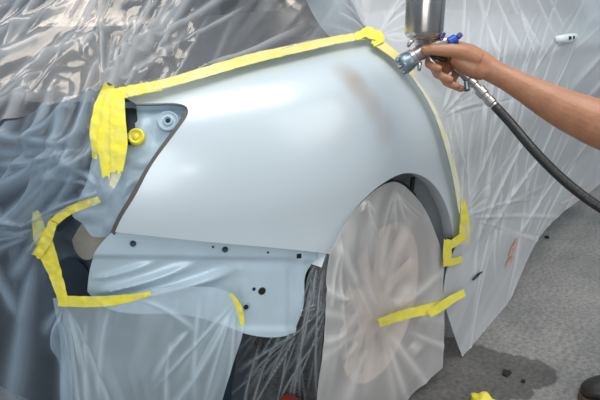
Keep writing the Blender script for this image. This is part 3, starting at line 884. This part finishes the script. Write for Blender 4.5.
tf = sheet('masking_film', tread_skin, ([(243, 332), (296, 333), (303, 300), (312, 256), (331, 252)], [(222, 470), (322, 470)], [(243, 332), (236, 360), (222, 470)], [(331, 252), (326, 300), (319, 380), (322, 470)]),
           110, 200, f_tread, sg, .0012, 75, 50, 7, 'thin clear film stretched in creases over the dark tyre tread, below the bracket', 'masking film', None, (0, 0, 0, 0), 'masking films on the car', 60)

# ------------------------------------------------------------------ masking tape
TG = 'strips of yellow masking tape'
tb = proud(body, .0165)
def tape(pts, w, mat, label, fn=tb, **kw):
    return ribbon('masking_tape', fn, pts, w, mat, None, label=label, cat='tape', group=TG, **kw)


tape([(108, 97), (130, 92), (160, 86)], [11, 11, 10], m_yellow, 'bright yellow tape bend at the left end of the shoulder tape', seed=2, crumple=.001, base=.002)
tape([(128, 93), (160, 85.5), (200, 74.5), (250, 60), (300, 48.5), (340, 40), (372, 35)], [8, 9, 10, 10, 9, 8, 7], m_yellow_pale, 'long pale yellow tape strip along the top edge of the white panel', n=160, seed=3, base=.002)
tape([(356, 38), (368, 34), (380, 41), (374, 45)], [8, 11, 10, 4], m_yellow, 'crumpled yellow tape knot at the panel corner below the pillar', seed=4, crumple=.003, base=.003)
tape([(374, 40), (388, 50), (400, 60), (414, 76)], [9, 8, 7, 5], m_yellow_pale, 'pale yellow tape slanting down toward the spray gun nozzle', seed=5, base=.001)
tape([(412, 74), (428, 97), (442, 128), (452, 162), (458, 190), (462, 212)], [4, 4, 4.5, 5, 5, 6], m_yellow_cream, 'narrow cream tape along the door gap under the spray gun', n=90, seed=6)
tape([(462, 199), (464, 220), (464, 243)], [4, 9, 13], m_yellow, 'bright yellow tape triangle at the lower end of the door gap', seed=7, crumple=.0015, base=.002)
tape([(464, 234), (455, 241), (446, 247)], [7, 8, 7], m_yellow, 'short yellow tape piece slanting down to the arch corner', seed=8, base=.004)
tape([(446, 240), (445.5, 252), (445, 265)], [8, 9, 8], m_yellow, 'short upright yellow tape at the front end of the wheel arch', seed=9, base=.006)
tape([(442, 262), (450, 261), (459, 258)], [7, 7, 6], m_yellow, 'small horizontal yellow tape tab just below the arch corner', seed=10, base=.008)
wft = wheel_face
def wheel_tape_skin(x, z): return wheel_face(x, z)+np.array([0, -.022, 0])
wheel_tape_skin.dom = wheel_face.dom
tape([(380, 323), (400, 316), (420, 311), (440, 307)], [8, 10, 10, 11], m_yellow, 'yellow tape strip stuck across the filmed wheel', wheel_tape_skin, seed=12, crumple=.0012)
tape([(428, 313), (438, 307), (450, 299), (462, 293)], [7, 9, 8, 7], m_yellow, 'yellow tape end joining the wheel film to the door film', wheel_tape_skin, seed=13, crumple=.0012, base=.006)
for i, (pts, w, lab) in enumerate([
    ([(108, 92), (101, 112), (97, 135), (97, 152)], [13, 15, 14, 9], 'leftmost long yellow tape strip on the gathered film beside the lamp pocket'),
    ([(114, 95), (110, 118), (107, 142), (107, 172)], [15, 17, 17, 9], 'middle yellow tape strip of the fan beside the lamp pocket'),
    ([(119, 98), (119, 120), (120, 145), (118, 168)], [13, 15, 17, 12], 'right yellow tape strip of the fan, touching the lamp pocket')]):
    tape(pts, w, m_yellow, lab, seed=20+i, crumple=.0012, base=.003+.0018*i, ragged=8)
tape([(116, 160), (116, 174), (112, 186)], [12, 11, 6], m_yellow_cream, 'pale torn tape tail below the fan of yellow tape', seed=24, crumple=.002, base=.001)
tape([(98, 200), (80, 206), (65, 213), (52, 224)], [7, 8, 9, 9], m_yellow, 'yellow tape strip rising right above the open corner cavity', seed=25, crumple=.0015)
tape([(36, 212), (40, 230), (48, 252), (56, 275), (64, 300)], [7, 16, 17, 12, 11], m_yellow, 'wide yellow tape band down the left side of the open cavity', seed=26, crumple=.002, base=.002)
tape([(54, 222), (48, 238), (38, 254)], [9, 11, 10], m_yellow, 'yellow tape piece crossing the wide band beside the cavity', seed=27, crumple=.002, base=.006)
tape([(60, 300), (90, 301), (120, 299), (150, 293)], [11, 11, 9, 4], m_yellow, 'horizontal yellow tape strip below the open cavity', seed=28, crumple=.001, base=.003)
tape([(231, 294), (238, 305), (242, 324)], [3, 6, 4], m_yellow, 'small curved yellow tape at the right edge of the apron film', seed=29, base=.002)

# ------------------------------------------------------------------ spray gun
gun = empty('spray_gun', Vector(at(440, 62, 1.22)), 'metal gravity-feed spray gun with steel cup and blue knobs, gripped in the hand', 'spray gun')
GD = 1.20
def G(px, py, dd=0.): return Vector(at(px, py, GD+dd))
upv = Vector((0, 0, 1))
cb = G(423.5, 38.5)
cup = lathe('paint_cup', [(-.004, .012), (-.001, .026), (.003, .034), (.008, .0372), (.014, .0385), (.120, .0388), (.124, .0388)], cb, upv, m_steel, gun, 48)
lathe('cup_lid', [(.072, .0385), (.073, .0405), (.079, .0405), (.080, .039), (.13, .039), (.136, .03), (.14, .001)], cb, upv, m_steel, gun, 48)
lathe('cup_neck', [(-.028, .015), (-.016, .016), (-.006, .018), (.002, .024)], cb-Vector((0, 0, 0)), upv, m_gun, gun, 24)
ax = (G(398, 68, -.006)-G(424, 50, .0)).normalized()
b0 = G(424, 50)
lathe('gun_body', [(-.035, .006), (-.032, .012), (-.01, .0155), (.008, .0160), (.02, .0145), (.03, .0150), (.036, .0150)], b0, ax, m_gun, gun, 24)
capc = b0+ax*.044
ac = lathe('air_cap', [(-.012, .016), (-.006, .0195), (.010, .0205), (.0125, .0195), (.0135, .015), (.014, .005), (.016, .004), (.016, .0005)], capc, ax, m_cap, gun, 30)
sx = ax.orthogonal().normalized()
for k in (1, -1):
    dirn = (ax.cross(Vector((0, 0, 1)))).normalized().cross(ax)*k
    lathe('cap_horn', [(.0, .0055), (.010, .005), (.0125, .0035), (.013, .0005)], capc+dirn*.013+ax*.006, (ax+dirn*.1), m_cap, ac, 12)
lathe('cap_ring', [(.0, .0165), (.002, .018), (.010, .018), (.012, .016)], b0+ax*.024, ax, m_gun, gun, 30)
disc = capc+ax*.012
lathe('fluid_nozzle', [(.0, .005), (.006, .004), (.008, .0015)], capc+ax*.014, ax, m_steel, gun, 16)
# rear of the body with its knobs
from_bm('rear_body', tube([G(424, 50), G(434, 45, -.004), G(446, 42, -.004), G(457, 44, .0)], [.0125, .012, .011, .010], 16), m_gun, gun)
lathe('knob_stem', [(.0, .004), (.012, .004)], G(440, 42, -.008), G(443, 35, -.014)-G(440, 42, -.008), m_gun, gun, 14)
k1 = lathe('fan_width_knob', [(.0, .004), (.002, .0065), (.010, .0068), (.012, .005), (.0125, .0005)], G(440.5, 37.5, -.016), G(443, 32, -.020)-G(440.5, 37.5, -.016), m_violet, gun, 16)
k2 = lathe('fluid_knob', [(.0, .005), (.002, .0095), (.017, .0100), (.019, .007), (.0195, .001)], G(448, 43, -.012), G(458, 37.5, -.014)-G(448, 43, -.012), m_blue, gun, 20)
lathe('knob_tip', [(.0, .0035), (.002, .0055), (.010, .0055), (.012, .003), (.0122, .0005)], G(457, 38, -.014), G(461, 34, -.016)-G(457, 38, -.014), m_violet, k2, 16)
# handle, trigger and coupling
from_bm('grip', tube([G(444, 50, .012), G(456, 62, .014), G(466, 74, .012), G(473, 84, .006)], [.011, .0125, .0125, .011], 16), m_gun, gun)
from_bm('trigger', tube([G(428, 52, .0), G(431, 60, .0), G(438, 67, .004), G(444, 76, .006)], [.004, .0055, .005, .004], 10), m_gun, gun)
from_bm('trigger_guard_screw', tube([G(420, 62, -.012), G(419, 70.5, -.012)], [.0042, .0036], 10), m_gun, gun)
from_bm('cup_clip', tube([G(413, 40, -.03), G(409.5, 43, -.03), G(408, 47, -.03)], [.004, .0045, .003], 10), m_gun, gun)
from_bm('needle_packing', tube([G(431, 55, -.008), G(447, 61, -.010)], [.004, .0045], 10), m_black, gun)
hd = (G(500, 112, -.02)-G(472, 82)).normalized()
h0 = G(470, 79.5, -.004)
lathe('air_coupling', [(.0, .007), (.006, .0095), (.014, .0095), (.016, .0075), (.026, .0075), (.028, .0115), (.042, .0115), (.044, .009), (.052, .009), (.054, .0105), (.066, .0105), (.068, .008), (.080, .0085)], h0, hd, m_gun, gun, 20)
lathe('grip_valve_screw', [(.0, .004), (.010, .0045), (.014, .006), (.018, .006)], G(466, 82, -.014), G(467, 90, -.018)-G(466, 82, -.014), m_gundark, gun, 14)
# hose
hp = polyline(np.array([tuple(h0+hd*.072), tuple(G(507, 119, -.03)), tuple(G(530, 146, -.06)), tuple(G(556, 173, -.08)), tuple(G(582, 195, -.10)), tuple(G(615, 216, -.12)), tuple(G(670, 236, -.14)), tuple(G(760, 244, -.16))]), 50)
ho = from_bm('air_hose', tube([Vector(p) for p in hp], .0092, 14), m_hose)
tag(ho, 'black rubber air hose running from the spray gun under the arm', 'hose')

# ------------------------------------------------------------------ arm and hand
arm = empty('person', Vector(at(640, 140, 1.1)), 'bare tanned right forearm and hand of a person gripping the spray gun', 'person')
bm = bmesh.new()
def limb(pts, n=20): add_tube(bm, [p for p, r in pts], [r for p, r in pts], n)
u = FOCAL
limb([(G(472, 62, .004), .021), (G(484, 67, .0), .0225), (G(494, 72, -.004), .0225), (G(508, 79, -.012), .0235), (G(526, 89, -.025), .027), (G(546, 100, -.04), .0325), (G(568, 111, -.06), .038), (G(595, 122, -.08), .0435), (G(625, 133, -.10), .047), (G(660, 146, -.12), .047), (G(690, 156, -.13), .045), (G(716, 160, -.12), .046), (G(750, 130, -.06), .050), (G(800, 70, .02), .055)], 24)
# palm and back of the hand
limb([(G(492, 70, .0), .022), (G(480, 63, .0), .025), (G(468, 57, .006), .0265), (G(457, 53, .012), .024), (G(447, 53, .018), .018)], 20)
limb([(G(484, 72, -.004), .018), (G(472, 68, -.006), .019), (G(461, 62, -.008), .016), (G(452, 57, -.010), .012)], 16)
# thumb along the body
limb([(G(478, 60, -.012), .018), (G(464, 53, -.018), .0165), (G(451, 50.5, -.022), .0135), (G(440, 50, -.022), .0120), (G(431, 49.5, -.020), .0112), (G(424, 50.5, -.018), .0090), (G(421, 51.2, -.018), .005)], 16)
# fingers folded round the grip from the far side, tips towards us
limb([(G(452, 47, .03), .0105), (G(438, 52, .034), .0098), (G(429, 58, .022), .009), (G(428.5, 64, .004), .0085), (G(433, 67, -.010), .0082), (G(439, 68.5, -.018), .0076), (G(442, 69, -.019), .005)], 14)
limb([(G(455, 52, .034), .0108), (G(441, 60, .036), .010), (G(434, 68, .022), .0092), (G(437, 74, .002), .0088), (G(443, 77, -.012), .0086), (G(450, 79.5, -.018), .0080), (G(453, 80.5, -.018), .0052)], 14)
limb([(G(460, 57, .036), .0105), (G(448, 67, .038), .0096), (G(442, 76, .026), .009), (G(446, 82, .008), .0085), (G(452, 85, -.004), .0082), (G(458, 86, -.008), .0072), (G(460, 86, -.008), .005)], 14)
limb([(G(466, 62, .036), .0095), (G(457, 72, .038), .0086), (G(452, 81, .030), .008), (G(456, 87, .016), .0076), (G(462, 89, .006), .007), (G(466, 89, .004), .0045)], 14)
limb([(G(492, 68, .012), .019), (G(478, 60, .024), .020), (G(464, 53, .030), .018), (G(452, 50, .032), .013)], 16)
body_o = from_bm('arm', bm, m_skin, arm)
rm = body_o.modifiers.new('merge', 'REMESH'); rm.mode = 'VOXEL'; rm.voxel_size = .0022; rm.use_smooth_shade = True
sm_ = body_o.modifiers.new('soften', 'SMOOTH'); sm_.factor = .5; sm_.iterations = 5
def nail(c, nrm, along, w, l):
    bm = bmesh.new(); bmesh.ops.create_uvsphere(bm, u_segments=14, v_segments=8, radius=1.)
    nrm = nrm.normalized(); al = (along-nrm*along.dot(nrm)).normalized(); si = nrm.cross(al)
    mt = Matrix((si*w, al*l, nrm*.0016)).transposed().to_4x4()
    bmesh.ops.transform(bm, matrix=Matrix.Translation(c) @ mt, verts=bm.verts)
    return from_bm('fingernail', bm, m_nail, arm)
tocam = (Vector(EYE)-G(430, 50)).normalized()
nail(G(425.5, 47.2, -.024), (upv*.75+tocam*.6), G(421, 50)-G(431, 50), .0055, .0065)
# short sleeve above the elbow
bm = bmesh.new()
add_tube(bm, [G(730, 148, -.10), G(752, 128, -.06), G(800, 70, .02), G(830, 30, .05)], [.058, .062, .07, .075], 24, cap=False)
solidify(from_bm('sleeve', bm, m_sleeve, arm), .003)

# ------------------------------------------------------------------ on the floor
def boot(c, ang):
    b = empty('work_boot', c, 'dark rounded boot toe on the floor at the bottom right corner', 'boot')
    R_ = Matrix.Rotation(ang, 4, 'Z'); T = Matrix.Translation(c) @ R_
    bm = bmesh.new()
    secs = [(0, .020, .03, .03), (.02, .034, .04, .05), (.06, .046, .046, .062), (.11, .048, .05, .072), (.16, .044, .06, .095), (.20, .038, .085, .15), (.25, .036, .10, .19), (.29, .03, .09, .19)]
    rings = []
    for (x, w, zc, h) in secs:
        ring = []
        for k in range(18):
            a = 2*math.pi*k/18; ring.append(bm.verts.new((x, w*math.cos(a), .022+max(0, h*.5+h*.5*math.sin(a)))))
        rings.append(ring)
    for a, d in zip(rings, rings[1:]):
        for k in range(18): bm.faces.new((a[k], a[(k+1) % 18], d[(k+1) % 18], d[k]))
    bm.faces.new(rings[0][::-1]); bm.faces.new(rings[-1])
    bmesh.ops.transform(bm, matrix=T, verts=bm.verts)
    u_ = from_bm('upper', bm, m_leather, b)
    s_ = u_.modifiers.new('sub', 'SUBSURF'); s_.levels = 1; s_.render_levels = 2
    bm = bmesh.new()
    pr_ = [(-.004, .0), (.005, .03), (.03, .046), (.09, .053), (.16, .048), (.22, .04), (.28, .04), (.305, .025), (.31, 0)]
    lo = [bm.verts.new((x, w, 0)) for x, w in pr_]+[bm.verts.new((x, -w, 0)) for x, w in pr_[-2:0:-1]]
    f = bm.faces.new(lo); e = bmesh.ops.extrude_face_region(bm, geom=[f])
    bmesh.ops.translate(bm, vec=(0, 0, .026), verts=[v for v in e['geom'] if isinstance(v, bmesh.types.BMVert)])
    bmesh.ops.transform(bm, matrix=T, verts=bm.verts)
    sharp(from_bm('sole', bm, m_sole, b))


boot(ground(579, 402), math.radians(-62))


def lump(name, c, size, mat, seed, label, cat):
    bm = bmesh.new(); bmesh.ops.create_icosphere(bm, subdivisions=3, radius=1.)
    r = np.random.default_rng(seed); ph = r.random(9)*6
    for v in bm.verts:
        k = 1+.18*math.sin(5*v.co.x+ph[0])+.16*math.sin(6*v.co.y+ph[1])+.12*math.sin(9*v.co.z+ph[2]+4*v.co.x)
        v.co = Vector((v.co.x*size[0]*k, v.co.y*size[1]*k, max(-.6, v.co.z*k)*size[2]))
    mz = min(v.co.z for v in bm.verts)
    bmesh.ops.translate(bm, vec=Vector((c[0], c[1], c[2]-mz)), verts=bm.verts)
    o = from_bm(name, bm, mat); return tag(o, label, cat)


lump('tape_wad', ground(483, 404), (.036, .03, .016), m_yellow, 3, 'crumpled ball of yellow tape on the floor at the bottom edge', 'tape wad')
lump('dry_leaf', ground(507, 373.5), (.018, .012, .004), m_leaf, 4, 'small dark flat scrap lying in the dark floor patch', 'scrap')
lump('pebble', ground(523, 382), (.006, .006, .005), m_leaf, 5, 'tiny dark pebble right of the flat scrap in the dark floor patch', 'pebble')
lump('pebble', ground(547, 238), (.012, .010, .008), m_leaf, 6, 'dark pebble on the concrete beside the film hem', 'pebble')

# red jack stand under the body, glimpsed behind the tread film
jc = Vector(at(288, 409, 1.30)); jb = Vector((jc.x, jc.y, 0))
jk = empty('jack_stand', jb, 'dark red stand glimpsed behind the clear film beside the tyre', 'jack')
lathe('post', [(.02, .022), (jc.z-.02, .018)], jb, upv, m_red, jk, 18)
lathe('base', [(0, .10), (.008, .10), (.03, .05), (.05, .03)], jb, upv, m_red, jk, 24)
box('saddle', (jc.x, jc.y, jc.z), (.05, .045, .045), m_red, jk, None, .006)

# ------------------------------------------------------------------ origins of one-mesh things at their own base
bpy.context.view_layer.update()
for o in list(COL.objects):
    if o.type == 'MESH' and o.parent is None and o.location.length < 1e-6 and o.name != 'floor':
        co = np.empty(len(o.data.vertices)*3); o.data.vertices.foreach_get('co', co); co = co.reshape(-1, 3)
        c = Vector(((co[:, 0].min()+co[:, 0].max())/2, (co[:, 1].min()+co[:, 1].max())/2, co[:, 2].min()))
        o.data.transform(Matrix.Translation(-c)); o.location = c
        for ch in o.children: ch.matrix_parent_inverse = Matrix.Translation(-c)
